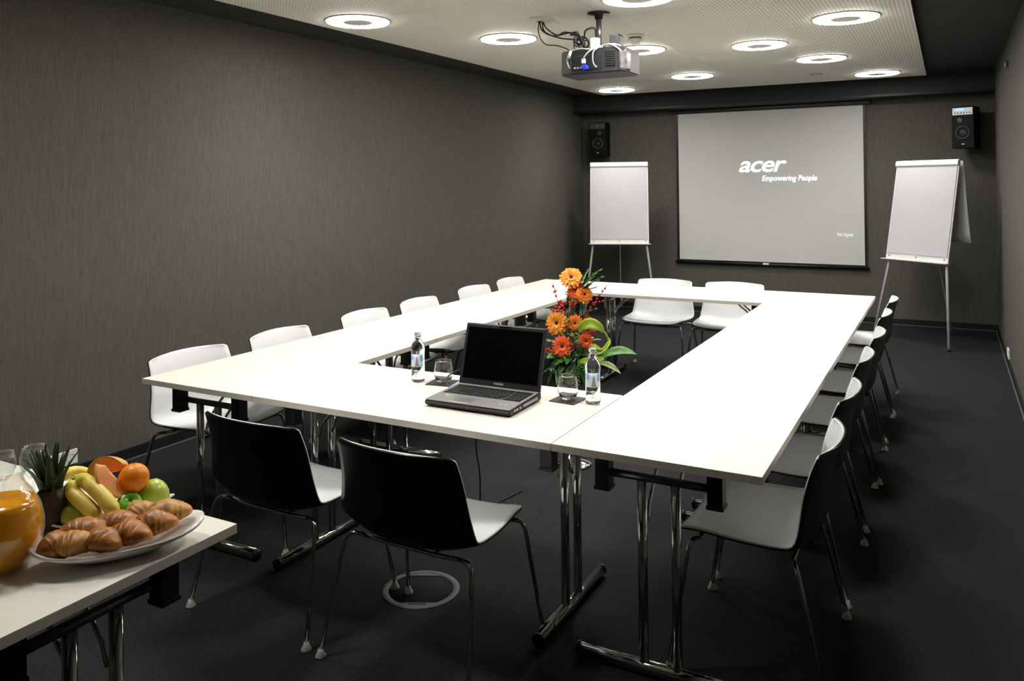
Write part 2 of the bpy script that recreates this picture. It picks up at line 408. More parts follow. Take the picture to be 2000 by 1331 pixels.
# ------------------------------------------------------------------ chairs
PROF = [(.222, .438), (.205, .447), (.175, .452), (.13, .450), (.07, .441), (.0, .430), (-.06, .421), (-.11, .418), (-.148, .424), (-.176, .441),
        (-.195, .468), (-.207, .505), (-.214, .55), (-.221, .605), (-.231, .66), (-.244, .71), (-.258, .748), (-.263, .760), (-.266, .765)]
def shell_fn(NT):
    pts = [Vector((0, y, z)) for y, z in PROF]
    ln = [0]
    for a, b in zip(pts[:-1], pts[1:]): ln.append(ln[-1]+(b-a).length)
    tot = ln[-1]
    def at(s):
        for k in range(len(ln)-1):
            if s <= ln[k+1] or k == len(ln)-2:
                t = (s-ln[k])/(ln[k+1]-ln[k])
                p0, p1, p2, p3 = pts[max(k-1, 0)], pts[k], pts[k+1], pts[min(k+2, len(pts)-1)]
                p = .5*((2*p1)+(p2-p0)*t+(2*p0-5*p1+4*p2-p3)*t*t+(3*p1-p0-3*p2+p3)*t**3)
                d = .5*((p2-p0)+2*(2*p0-5*p1+4*p2-p3)*t+3*(3*p1-p0-3*p2+p3)*t*t)
                return p, d.normalized()
    def ease(a, b, x):
        x = max(0, min(1, (x-a)/(b-a))); return x*x*(3-2*x)
    def fn(ui, vi):
        # cluster samples near both ends
        v = .5-.5*math.cos(PI*vi); v = .5*v+.5*vi
        s = v*tot; p, d = at(s); f = v
        w = .252+.026*ease(0, .35, f)-.020*ease(.6, .8, f)-.012*ease(.75, 1, f)
        for dist, r in ((s, .05), (tot-s, .022)):
            if dist < r: w -= r-math.sqrt(max(0, r*r-(r-dist)**2))
        u = ui*2-1
        n = Vector((0, d.z, -d.y))
        k = ease(.5, .72, f); n = (n*(1-k)+Vector((0, 1, 0))*k).normalized()
        lift = .016+.040*ease(.05, .5, f)-.004*ease(.7, 1, f)
        return p+Vector((u*w, 0, 0))+n*(lift*(abs(u)**2.2)-lift*.15)-Vector((0, 0, .006*ease(.75, 1, f)*u*u))
    return fn
SF = shell_fn(0)
def make_chair(label):
    t = thing('conference_chair', label, 'chair', group='two-tone shell chairs around the tables')
    # the seat side (white) and the outer side (black) of the moulded shell
    f = lambda u, v: SF(u, v)
    p = Vector(f(.5, .2)); nn = (Vector(f(.52, .2))-Vector(f(.48, .2))).cross(Vector(f(.5, .22))-Vector(f(.5, .18)))
    sgn = 1 if nn.z > 0 else -1
    obj('seat_shell', solidgrid(NB(), f, 20, 34, sgn*.004), 'white_shell', t)
    obj('outer_shell', solidgrid(NB(), f, 20, 34, -sgn*.0055, off=-sgn*.0003), 'black_shell', t)
    for sy, ky, zt in ((1, .165, .425), (-1, -.135, .405)):
        for s in (-1, 1):
            pts = []
            K = Vector((s*.262, ky+sy*.02, zt)); F = Vector((s*.302, sy*.248, .022)); I = Vector((s*.20, ky, zt-.004))
            pts.append(I); a = K+(I-K)*.45; b = K+(F-K).normalized()*.045
            pts += [a*(1-q)**2+K*2*q*(1-q)+b*q*q for q in [k/6 for k in range(7)]]
            pts.append(F)
            lg = obj('leg', tube(NB(), pts, .0078, 10), 'chrome', t)
            obj('glide', lathe(NB(), [(0, .001), (.0185, .001), (.0185, .006), (.012, .018), (.0085, .030), (0, .031)], 14, (F.x, F.y, 0)), 'glide', lg)
    b = NB()
    for ky, zt in ((.165, .421), (-.135, .401)): tube(b, [(-.21, ky, zt), (-.12, ky, zt-.006), (.12, ky, zt-.006), (.21, ky, zt)], .0078, 8)
    for s in (-1, 1): tube(b, [(s*.10, .17, .413), (s*.10, -.14, .394)], .0075, 8)
    obj('under_frame', b, 'chrome', t)
    return t
RY = [.445, 1.14, 1.885, 2.55, 3.32, 4.00]; RN = ['nearest the camera', 'second from the camera', 'third from the camera', 'fourth from the camera', 'fifth from the camera', 'farthest from the camera']
LY = [.435, 1.10, 1.89, 2.535, 3.33, 3.97]
ch = make_chair('white-seated black-backed chair at the front table, left of the two with backs to the camera')
ch.location = (1.010, -.075, 0); ch.rotation_euler[2] = math.radians(-1.5)
dup(ch, (1.685, -.098, 0), math.radians(-1.5), 'white-seated black-backed chair at the front table, right of the two with backs to the camera')
for i in range(6):
    dup(ch, (2.695+(.008, 0, -.005, .006, -.004, 0)[i], RY[i], 0), PI/2+math.radians((1, -1, .5, 1, -.5, 0)[i]), 'shell chair on the aisle side of the right table row, '+RN[i])
for i in range(6):
    dup(ch, (-.008, LY[i]+.018, 0), -PI/2+math.radians((-1.5, 1, 0, 1, -1, 0)[i]), 'white shell chair between the left table row and the left wall, '+RN[i])
dup(ch, (1.080, 4.25, 0), PI, 'white shell chair at the far table, left of the two below the screen')
dup(ch, (1.690, 4.25, 0), PI, 'white shell chair at the far table, right of the two below the screen')

# ------------------------------------------------------------------ projection screen
t = thing('projection_screen', 'large grey projection screen with black border on the far wall, showing a white logo', 'screen', (1.375, YF-.03, 0))
x0, x1, z0, z1 = -1.077, 1.077, .655, 2.485
obj('fabric', box(NB(), (0, 0, (z0+z1)/2), (x1-x0, .004, z1-z0)), 'screen_fabric', t)
b = NB()
box(b, (x0-.014, .001, (z0+z1)/2), (.028, .006, z1-z0)); box(b, (x1+.014, .001, (z0+z1)/2), (.028, .006, z1-z0)); box(b, (0, .001, z0-.012), (x1-x0+.056, .006, .024)); box(b, (0, .001, z1+.012), (x1-x0+.056, .006, .024))
obj('black_border', b, 'black_plastic', t)
obj('bottom_bar', tube(NB(), [(x0-.05, -.005, z0-.032), (x1+.05, -.005, z0-.032)], .016, 12), 'black_plastic', t)
obj('pull_tab', box(NB(), (-.015, -.022, z0-.022), (.07, .012, .022), .003), 'socket_white', t)
obj('roller_case', box(NB(), (0, -.012, z1+.030), (x1-x0+.16, .075, .040), .006), 'black_plastic', t)
R90 = (PI/2, 0, 0)
text('projected_logo', 'acer', .275, 'projected_light', t, (1.040-1.375, -.0035, 1.744), R90, shear=.28, bold=.0035, sx=1.19, space=.92)
text('projected_slogan', 'Empowering People', .092, 'projected_light', t, (1.319-1.375, -.0035, 1.632), R90, shear=.22, bold=.0004, sx=.845)
text('projected_notice', 'No Signal', .054, 'projected_dim', t, (2.158-1.375, -.0035, .985), R90, shear=.18, sx=.82)

# ------------------------------------------------------------------ flip charts
def flipchart(label, TLc, a, side, zt, zb, flipped):
    """TLc: top left corner (x, y); a: turn of the board, side=+1 faces right of the viewer"""
    wv = Vector((math.cos(a), side*math.sin(a), 0)); n = Vector((side*math.sin(a), -math.cos(a), 0))
    tl = Vector((TLc[0], TLc[1], zt)); Wd = .70; lean = .20
    t = thing('flip_chart', label, 'flip chart', ((tl+wv*Wd/2).x, (tl+wv*Wd/2).y, 0), group='flip charts beside the screen')
    o0 = Vector((t.location.x, t.location.y, 0))
    H = zt-zb; up = (Vector((0, 0, H))-n*lean).normalized(); Lb = math.sqrt(H*H+lean*lean)
    nn = wv.cross(up).normalized(); nn = nn if nn.dot(n) > 0 else -nn
    cx = tl+wv*Wd/2-o0                                           # top centre, local
    def bd(u, v, d): return cx+wv*u+up*(v-Lb)*1.0+nn*d      # u across, v from the bottom, d outwards
    def slab(u0, u1, v0, v1, d0, d1):
        b = NB(); prism(b, [bd(u0, v0, d0), bd(u1, v0, d0), bd(u1, v1, d0), bd(u0, v1, d0)], nn*(d1-d0)); return b
    hw = Wd/2
    obj('board', slab(-hw, hw, 0, Lb, -.012, 0), 'white_metal', t)
    obj('paper_pad', slab(-hw+.012, hw-.012, .075, Lb-.03, .0005, .008), 'paper', t)
    cl = NB(); prism(cl, [bd(-hw, Lb-.062, .008), bd(-hw, Lb-.05, .024), bd(-hw, Lb-.01, .024), bd(-hw, Lb+.002, .012), bd(-hw, Lb+.002, -.012), bd(-hw, Lb-.062, -.012)], wv*Wd)
    obj('clamp_bar', cl, 'white_metal', t)
    tray = NB(); prism(tray, [bd(-hw-.02, .012, 0), bd(-hw-.02, .004, .05), bd(-hw-.02, .012, .052), bd(-hw-.02, .02, .004)], wv*(Wd+.04))
    tr = obj('pen_tray', tray, 'white_metal', t)
    for u in (-hw+.04, 0, hw-.04):
        bm = NB(); c = bd(u, .05, .001); tube(bm, [c, c+nn*.004], .006, 10); obj('screw', bm, 'rubber', t)
    for s in (-1, 1):
        a0 = bd(s*(hw-.06), .25, -.024); f0 = bd(s*(hw-.03), .02, -.024)
        dirv = (f0-a0).normalized(); end = f0+wv*s*.105+n*.13; end.z = .012
        lg = obj('leg', tube(NB(), [a0, f0, end], [.0135, .0135, .0125], 12), 'alu', t)
        obj('foot', lathe(NB(), [(0, 0), (.017, 0), (.017, .03), (0, .03)], 12, (end.x, end.y, 0)), 'rubber', lg)
    e = cx-n*.53-up*Lb*.5; e = Vector(((cx+n*.10).x-n.x*.57, (cx+n*.10).y-n.y*.57, .012)) - wv*(.10 if flipped else 0)
    lg = obj('leg', tube(NB(), [bd(0, Lb*.7, -.03), e], .0095, 10), 'alu', t)
    obj('foot', lathe(NB(), [(0, 0), (.013, 0), (.013, .03), (0, .03)], 12, (e.x, e.y, 0)), 'rubber', lg)
    if flipped:
        def sh(u, v):
            p = bd(-hw+.03+(Wd-.03)*u, Lb-.01, -.014); q = 1-v
            return p+Vector((0, 0, -.80*q))-n*(.02+.06*q+.015*math.sin(3*q+u*2))+wv*.05*q
        obj('turned_sheet', solidgrid(NB(), sh, 6, 10, .0008), 'paper', t)
    else:
        def sh(u, v):
            p = bd(-hw+(Wd-.03)*u, Lb-.01, -.014); q = 1-v
            return p+Vector((0, 0, -.78*q))-n*(.02+.03*q)-wv*.02*q
        obj('turned_sheet', solidgrid(NB(), sh, 6, 10, .0008), 'paper', t)
    return t
flipchart('blank white flip chart on tripod left of the projection screen', (-.585, 6.76), math.radians(20), 1, 1.876, .875, False)
flipchart('blank white flip chart on tripod right of the projection screen with a sheet folded behind', (2.833, 6.90), math.radians(36), -1, 1.818, .80, True)

# ------------------------------------------------------------------ wall speakers
def speaker(label, loc, rz, bright):
    t = thing('wall_speaker', label, 'loudspeaker', loc, rz, 'wall speakers')
    W, D, H = (.215, .20, .44)
    obj('cabinet', box(NB(), (0, 0, H/2), (W, D, H), .008), 'speaker_black', t)
    f = -D/2-.001
    pn = obj('control_panel', box(NB(), (0, f-.002, H-.050), (W-.02, .006, .076), .002), 'panel_silver' if bright else 'speaker_panel', t)
    rot = Matrix.Rotation(PI/2, 4, 'X')
    def disc(name, prof, x, z, m, par=t):
        o = obj(name, lathe(NB(), prof, 28), m, par); o.matrix_local = Matrix.Translation((x, f, z)) @ rot; return o
    disc('tweeter', [(0, .004), (.012, .006), (.020, .002), (.024, .006), (.028, .006), (.030, 0)], .030 if not bright else -.028, .300, 'speaker_ring')
    wf = disc('woofer', [(0, .004), (.02, .003), (.05, -.008), (.060, .004), (.070, .007), (.076, .006), (.079, 0)], 0, .165, 'speaker_cone')
    disc('surround', [(.052, .0), (.056, .008), (.062, .010), (.068, .008), (.070, 0)], 0, .165, 'speaker_ring')
    obj('badge', box(NB(), (0, f-.001, .045), (.028, .003, .010), .001), 'panel_silver', t)
    if bright:
        obj('display', box(NB(), (-.025, f-.006, H-.032), (.085, .003, .020)), 'blue_display', pn)
        for k in range(6): obj('knob', tube(NB(), [(-.07+k*.028, f-.004, H-.066), (-.07+k*.028, f-.012, H-.066)], .006, 10), 'rubber', pn)
    else:
        obj('knob', tube(NB(), [(0, f-.004, H-.05), (0, f-.012, H-.05)], .007, 10), 'panel_silver', pn)
    obj('wall_bracket', box(NB(), (0, D/2+.02, H/2), (.06, .06, .10), .004), 'dark_steel', t)
    return t
speaker('black wall loudspeaker above the left flip chart with dull control panel', (-.70, YF-.20, 1.975), math.radians(4), False)
speaker('black wall loudspeaker above the right flip chart with lit blue display', (3.47, YF-.24, 1.95), math.radians(-18), True)

# ------------------------------------------------------------------ sockets and small fittings on the walls
def socket(label, n, loc, rz):
    t = thing('wall_socket', label, 'socket', loc, rz)
    W = .071*n+.010
    obj('plate', box(NB(), (0, -.006, 0), (W, .012, .081), .004), 'socket_white', t)
    for k in range(n):
        x = (k-(n-1)/2)*.071
        o = obj('outlet', lathe(NB(), [(0, .001), (.019, .001), (.0195, .0135), (.024, .0135), (.025, .011)], 24), 'socket_white', t)
        o.matrix_local = Matrix.Translation((x, 0, 0)) @ Matrix.Rotation(PI/2, 4, 'X')
        for s in (-1, 1): obj('pin_hole', tube(NB(), [(x+s*.0095, -.012, 0), (x+s*.0095, -.0146, 0)], .003, 8), 'socket_dark', o).matrix_parent_inverse = o.matrix_local.inverted()
    return t
socket('white triple power socket low on the left wall behind the pineapple', 3, (XL, .245, .125), PI/2)
socket('white power socket low on the right wall beyond the chairs', 2, (XR, 5.72, .115), -PI/2)
t = thing('wall_sensor', 'tiny pale sensor high on the right wall by the dark ceiling', 'sensor', (XR, 5.25, 2.56))
obj('base', box(NB(), (-.008, 0, 0), (.016, .07, .05), .003), 'speaker_panel', t); obj('window', box(NB(), (-.02, 0, 0), (.012, .05, .03), .004), 'panel_silver', t)

# floor outlet under the near chairs
t = thing('floor_outlet', 'round grey-rimmed floor socket cover in the carpet under the near chair', 'floor socket', (1.418, .205, 0), math.radians(27))
obj('rim', lathe(NB(), [(.128, 0), (.130, .004), (.152, .004), (.157, 0)], 56, closed=True), 'grey_strip', t)
obj('lid', lathe(NB(), [(0, .0015), (.127, .0015), (.127, 0), (0, 0)], 48), 'carpet', t)
for s in (-1, 1):
    pts = [(.129*math.cos(q), .129*math.sin(q)) for q in [math.radians(s*90-34+68*k/10) for k in range(11)]]
    obj('cable_flap', prism(NB(), [(x, y, .0016) for x, y in pts], (0, 0, .0022)), 'grey_strip', t)
obj('cable_slot', box(NB(), (0, -.117, .0042), (.07, .012, .0012)), 'rubber', t)

# ------------------------------------------------------------------ ceiling projector
t = thing('ceiling_projector', 'black projector hung from a ceiling pole with tangled cables', 'projector', (1.372, 2.27, ZP))
obj('ceiling_flange', lathe(NB(), [(0, 0), (.072, 0), (.072, -.005), (.028, -.010), (.024, -.04), (0, -.04)], 32), 'black_plastic', t)
obj('pole', tube(NB(), [(0, 0, -.03), (0, 0, -.235)], .0175, 16), 'dark_steel', t)
b = NB(); box(b, (0, .0, -.238), (.13, .11, .014), .003); box(b, (-.05, .02, -.225), (.03, .05, .03), .003); box(b, (.05, -.01, -.225), (.03, .05, .03), .003)
obj('mount_plate', b, 'dark_steel', t)
bx, by0, by1 = .215, -.135, .15
out = [(-bx+.075, by0), (bx, by0), (bx, by1), (-bx, by1), (-bx, by0+.03)]
bm = prism(NB(), [(x, y, -.40) for x, y in out], (0, 0, .155)); bmesh.ops.bevel(bm, geom=list(bm.edges), offset=.008, segments=2, affect='EDGES')
body = obj('body', bm, 'projector_case', t)
obj('port_panel', box(NB(), (-.03, by0-.001, -.335), (.20, .004, .085), .001), 'projector_grille', body)
obj('vent', box(NB(), (.13, by0-.001, -.315), (.065, .004, .10), .001), 'projector_grille', body)
for k in range(7): obj('vent_slat', box(NB(), (.13, by0-.004, -.355+k*.0135), (.062, .004, .004)), 'projector_case', body)
obj('lens', lathe(NB(), [(0, 0), (.035, 0), (.045, .03), (.042, .03), (0, .012)], 24), 'laptop_screen', body).matrix_local = Matrix.Translation((.08, by1, -.33)) @ Matrix.Rotation(-PI/2, 4, 'X')
obj('side_cover', box(NB(), (bx-.005, by0+.03, -.335), (.05, .085, .12), .012), 'smoked_plastic', t)
for i, x in enumerate((-.105, -.085, -.065, .035)):
    obj('jack', tube(NB(), [(x, by0, -.36), (x, by0-.012, -.36)], .006, 10), 'panel_silver', body)
obj('connector', box(NB(), (-.028, by0-.03, -.362), (.032, .05, .026), .004), 'plug_blue', t)
obj('connector', box(NB(), (-.034, by0-.035, -.325), (.022, .022, .03), .004), 'plug_white', t)
obj('power_brick', box(NB(), (.115, -.02, -.19), (.055, .09, .06), .004, .2), 'projector_case', t)
obj('splitter', box(NB(), (-.005, -.05, -.205), (.05, .05, .075), .006), 'plug_white', t)
obj('cable_coupler', box(NB(), (-.125, -.10, -.135), (.055, .025, .022), .004, -.3), 'cable_black', t)
def bez(p, n=14):
    p = [Vector(q) for q in p]; o = []
    m = len(p)
    for i in range(m-1):
        p0, p1, p2, p3 = p[max(i-1, 0)], p[i], p[i+1], p[min(i+2, m-1)]
        for k in range(n):
            s = k/n; o.append(.5*((2*p1)+(p2-p0)*s+(2*p0-5*p1+4*p2-p3)*s*s+(3*p1-p0-3*p2+p3)*s**3))
    o.append(p[-1]); return o
HX, HY = -.415, .01
for off, r, path in ((0, .005, [(HX, HY-.01, 0), (HX+.02, HY-.02, -.07), (HX+.12, HY-.06, -.125), (-.16, -.09, -.125), (-.10, -.10, -.14), (-.07, -.10, -.20), (-.08, -.12, -.25)]),
                     (0, .0045, [(HX+.02, HY-.01, 0), (HX+.05, HY-.02, -.06), (HX+.14, HY-.05, -.12), (-.20, -.08, -.115), (-.13, -.10, -.135)]),
                     (0, .005, [(HX+.01, HY+.01, 0), (HX+.03, HY, -.08), (HX+.16, HY-.04, -.14), (-.12, -.07, -.17), (-.06, -.06, -.18)]),
                     (0, .0035, [(HX-.01, HY, 0), (HX, HY-.03, -.09), (HX+.08, HY-.10, -.18), (-.22, -.15, -.21), (-.15, -.14, -.24), (-.135, -.14, -.27)]),
                     (0, .006, [(-.07, -.07, -.16), (-.05, -.09, -.12), (0, -.07, -.11), (.0, -.05, -.17)]),
                     (0, .004, [(.09, -.04, -.17), (.15, -.05, -.16), (.19, -.07, -.19), (.17, -.10, -.25)])):
    obj('cable', tube(NB(), bez(path), r, 8), 'cable_black', t)
rnd = random.Random(3)
for k in range(9):
    c = Vector((-.09+rnd.uniform(-.03, .03), -.07+rnd.uniform(-.03, .02), -.20+rnd.uniform(-.03, .03)))
    R = rnd.uniform(.02, .042); ax = Matrix.Rotation(rnd.uniform(-.7, .7), 3, 'X') @ Matrix.Rotation(rnd.uniform(0, PI), 3, 'Z')
    obj('cable_coil', tube(NB(), [c+ax @ Vector((R*math.cos(2*PI*q/18), rnd.uniform(-.003, .003), R*math.sin(2*PI*q/18))) for q in range(18)], .0036, 7, closed=True), 'cable_black', t)
for path, r in (([(.17, -.10, -.235), (.08, -.10, -.235), (0, -.14, -.25), (-.06, -.16, -.245), (-.12, -.17, -.26), (-.15, -.16, -.31), (-.14, -.145, -.36)], .0045),
                ([(.05, -.12, -.23), (.0, -.17, -.27), (-.03, -.18, -.31), (-.034, -.17, -.33)], .004),
                ([(.06, -.12, -.235), (.03, -.165, -.27), (.025, -.165, -.33), (.035, -.15, -.36)], .0038),
                ([(.06, -.10, -.23), (.13, -.13, -.232), (.19, -.14, -.27), (.215, -.13, -.32)], .005),
                ([(.05, -.09, -.228), (.14, -.11, -.226), (.205, -.11, -.26), (.225, -.10, -.31)], .005)):
    obj('cable', tube(NB(), bez(path), r, 8), 'cable_grey', t)
obj('plug', tube(NB(), [(-.118, -.172, -.255), (-.135, -.172, -.30)], .009, 10), 'plug_white', t)
t = thing('cable_outlet', 'pale square cable outlet plate in the ceiling left of the projector', 'outlet plate', (.985, 2.285, ZP), math.radians(8))
obj('plate', box(NB(), (0, 0, -.006), (.13, .24, .012), .002), 'plain_white_metal', t)
obj('junction_box', box(NB(), (.03, -.03, -.017), (.05, .08, .014), .003), 'plain_white_metal', t)
obj('entry_hole', tube(NB(), [(-.028, -.01, -.011), (-.028, -.01, -.0135)], .024, 14), 'socket_dark', t)
t = thing('smoke_detector', 'round white smoke detector on the ceiling behind the projector', 'smoke detector', (1.314, 3.113, ZP))
obj('base', lathe(NB(), [(0, 0), (.062, 0), (.062, -.012), (.055, -.02), (0, -.02)], 32), 'plain_white_metal', t)
obj('vent_ring', lathe(NB(), [(.044, -.02), (.044, -.034)], 32), 'socket_dark', t)
obj('cap', lathe(NB(), [(0, -.034), (.056, -.034), (.054, -.046), (.036, -.050), (.030, -.064), (.012, -.070), (0, -.070)], 32), 'plain_white_metal', t)
t = thing('ceiling_cover_disc', 'small flush white disc in the ceiling near the screen', 'ceiling cover', (2.143, 6.139, ZP))
obj('disc', lathe(NB(), [(0, -.004), (.055, -.004), (.058, 0), (0, 0)], 32), 'plain_white_metal', t)
obj('ring', lathe(NB(), [(.058, 0), (.058, -.005), (.063, -.005), (.064, 0)], 32, closed=True), 'grey_rim', t)

# ------------------------------------------------------------------ laptop
ZT = .7405
t = thing('laptop', 'open silver and black laptop with dark screen on the front table', 'laptop', (1.640, .335, ZT), math.radians(.5))
LW, LD = .385, .275
b = NB(); pr = [(-LD/2, .010), (-LD/2+.012, .003), (LD/2, .003), (LD/2, .034), (-LD/2+.006, .0265), (-LD/2, .022)]
prism(b, [(-LW/2, y, z) for y, z in pr], (LW, 0, 0)); bmesh.ops.bevel(b, geom=list(b.edges), offset=.004, segments=2, affect='EDGES')
base = obj('base', b, 'laptop_bottom', t)
def deck(y): return .0268+(y+LD/2)/LD*.0075
b = NB(); prism(b, [(-LW/2+.003, -LD/2+.003, deck(-LD/2)), (LW/2-.003, -LD/2+.003, deck(-LD/2)), (LW/2-.003, LD/2-.012, deck(LD/2-.012)), (-LW/2+.003, LD/2-.012, deck(LD/2-.012))], (0, 0, .0025))
obj('palm_rest', b, 'laptop_silver', base)
b = NB(); tilt = .0272
for row in range(6):
    y = .088-row*.0205
    def key(x0, wk):
        z = deck(y)+.0035
        box(b, (x0+wk/2, y, z), (wk-.0022, .0175 if row else .011, .0045), .0009)
    xs = -.168
    widths = [.0188]*14
    if row == 5: widths = [.024, .0188, .0188, .105, .0188, .0188, .024, .0188]
    for wk in widths: key(xs, wk); xs += wk
    xs = .105
    for k in range(4): key(xs, .0175); xs += .0175
ks = obj('keys', b, 'key_black', base); ks['kind'] = 'stuff'
b = NB(); z = deck(.036)+.002
prism(b, [(-.174, -.026, deck(-.026)+.0015), (.178, -.026, deck(-.026)+.0015), (.178, .101, deck(.101)+.0015), (-.174, .101, deck(.101)+.0015)], (0, 0, .0018)); obj('keyboard_well', b, 'laptop_dark', base)
b = NB(); prism(b, [(-.085, -.122, deck(-.122)+.002), (.005, -.122, deck(-.122)+.002), (.005, -.060, deck(-.06)+.002), (-.085, -.060, deck(-.06)+.002)], (0, 0, .001)); obj('touchpad', b, 'grey_rim', base)
b = NB(); prism(b, [(-.085, -.134, deck(-.134)+.002), (.005, -.134, deck(-.134)+.002), (.005, -.1235, deck(-.1235)+.002), (-.085, -.1235, deck(-.1235)+.002)], (0, 0, .0025)); obj('touchpad_buttons', b, 'panel_silver', base)
for x, m in ((-.155, 'sticker_red'), (-.135, 'print_silver'), (-.112, 'sticker_green'), (.13, 'print_silver'), (.152, 'print_silver')): obj('sticker', box(NB(), (x, -.055 if x < 0 else -.09, deck(-.055)+.0023), (.014, .011, .0008)), m, base)
for y in (-.095, -.075, -.05): obj('port', box(NB(), (LW/2, y, .017), (.003, .013, .007)), 'panel_silver', base)
obj('disc_drive', box(NB(), (LW/2, .04, .018), (.003, .125, .011), .0006), 'laptop_silver', base)
obj('front_latch', box(NB(), (-.02, -LD/2, .016), (.10, .003, .005)), 'laptop_dark', base)
# lid, hinged at the back and leaned back
hinge = Vector((0, LD/2-.012, .034)); th = math.radians(17)
lid = obj('lid', (lambda b: (box(b, (0, .004, .128), (LW, .014, .262), .006), b)[1])(NB()), 'laptop_dark', t)
lid.location = hinge; lid.rotation_euler = (-th, 0, 0)
obj('display', box(NB(), (0, -.0034, .134), (LW-.030, .0012, .215)), 'laptop_screen', lid)
obj('webcam_bar', box(NB(), (0, -.0040, .2495), (.055, .003, .008), .001), 'laptop_screen', lid)
text('maker_name', 'TOSHIBA', .0115, 'print_silver', lid, (0, -.0036, .0105), R90, bold=.0002, depth=.0003, align='CENTER')
# monitor cable from the laptop over the back of the table
t = thing('monitor_cable', 'dark cable with blue plug at the left side of the laptop, hanging under the table', 'cable', (1.42, .40, ZT))
o0 = Vector((1.42, .40, ZT))
wp = [(1.425, .425, ZT+.016), (1.395, .445, ZT+.03), (1.385, .475, ZT+.055), (1.42, .54, ZT+.075), (1.46, .60, ZT+.055), (1.44, .66, ZT+.012), (1.41, .695, ZT+.008), (1.385, .722, ZT-.02), (1.372, .735, .60), (1.355, .745, .42), (1.372, .75, .28), (1.372, .75, .15), (1.36, .77, .03), (1.33, .82, .006), (1.25, .95, .006), (1.30, 1.3, .006)]
obj('cord', tube(NB(), [p-o0 for p in bez(wp, 8)], .0035, 8), 'cable_black', t)
pl = NB(); tube(pl, [Vector(q)-o0 for q in ((1.447, .415, ZT+.016), (1.428, .423, ZT+.016), (1.415, .432, ZT+.02))], [.012, .011, .006], 10)
obj('plug', pl, 'plug_blue', t)

# ------------------------------------------------------------------ bottles, tumblers, coasters
def bottle(label, loc, rz):
    t = thing('water_bottle', label, 'bottle', loc, rz, 'water bottles beside the laptop')
    P = [(0, .002), (.020, .001), (.0285, .004), (.0305, .012), (.0300, .060), (.0292, .095), (.0295, .122), (.0312, .142), (.0300, .158), (.0240, .174), (.0165, .186), (.0130, .194), (.0125, .203), (.0142, .206), (.0142, .210), (.0125, .212), (.0125, .219), (0, .2195)]
    obj('glass_body', lathe(NB(), P, 36), 'water_bottle', t)
    def arc(name, z0, z1, a0, a1, r, m, amp=0, par=None):
        def fn(u, v):
            a = math.radians(a0+(a1-a0)*u); z = z0+(z1-z0)*v+(amp*math.sin(u*9+v*3) if amp else 0)
            return (r*math.cos(a), r*math.sin(a), z)
        return obj(name, solidgrid(NB(), fn, 14, 3, .0004), m, par or t)
    lb = arc('label', .072, .128, -150, -30, .0308, 'label_pale')
    def peak(u, v):
        a = math.radians(-110+50*u); h = .045*math.exp(-((u-.5)/.22)**2)
        return (.0316*math.cos(a), .0316*math.sin(a), .074+h*v)
    obj('mountain_print', solidgrid(NB(), peak, 16, 4, .0003), 'label_grey', lb)
    arc('blue_print', .095, .127, -58, -34, .0316, 'label_blue', .003, lb); arc('blue_print', .102, .126, -148, -118, .0316, 'label_blue', .004, lb)
    for k, z in enumerate((.052, .041, .030)): arc('wavy_print', z, z+.0045, -140+k*12, -50-k*14, .0312, 'plug_white', .002)
    obj('cap', lathe(NB(), [(.0145, .2065), (.0150, .208), (.0150, .2185), (.0135, .2205), (0, .2208)], 24), 'clear_plastic', t)
    return t
bottle('clear water bottle with blue label, left of the laptop', (1.196, .515, ZT), math.radians(20))
bottle('clear water bottle with blue mountain label, right of the laptop near the table seam', (2.037, .525, ZT), math.radians(25))
def tumbler(label, loc):
    t = thing('water_tumbler', label, 'glass', loc, 0, 'tumblers on coasters')
    P = [(0, .001), (.024, .001), (.032, .008), (.041, .028), (.0435, .045), (.0415, .066), (.0355, .096), (.0340, .1005), (.0328, .1005), (.0342, .095), (.0400, .066), (.0420, .045), (.0395, .029), (.030, .014), (0, .012)]
    obj('bowl', lathe(NB(), P, 40), 'glass', t)
    return t
def coaster(label, loc, rz):
    t = thing('coaster', label, 'coaster', loc, rz, 'black coasters')
    obj('pad', box(NB(), (0, 0, .0015), (.115, .115, .003), .001), 'coaster_leather', t)
    obj('stitched_edge', tube(NB(), [(-.052, -.052, .003), (.052, -.052, .003), (.052, .052, .003), (-.052, .052, .003)], .0006, 5, closed=True), 'rubber', t)
coaster('square black coaster left of the laptop under a water glass', (1.305, .545, ZT), math.radians(8)); tumbler('empty water tumbler on the coaster left of the laptop', (1.312, .545, ZT+.0035))
coaster('square black coaster right of the laptop under a water glass', (1.925, .53, ZT), math.radians(-4)); tumbler('empty water tumbler on the coaster right of the laptop', (1.925, .53, ZT+.0035))

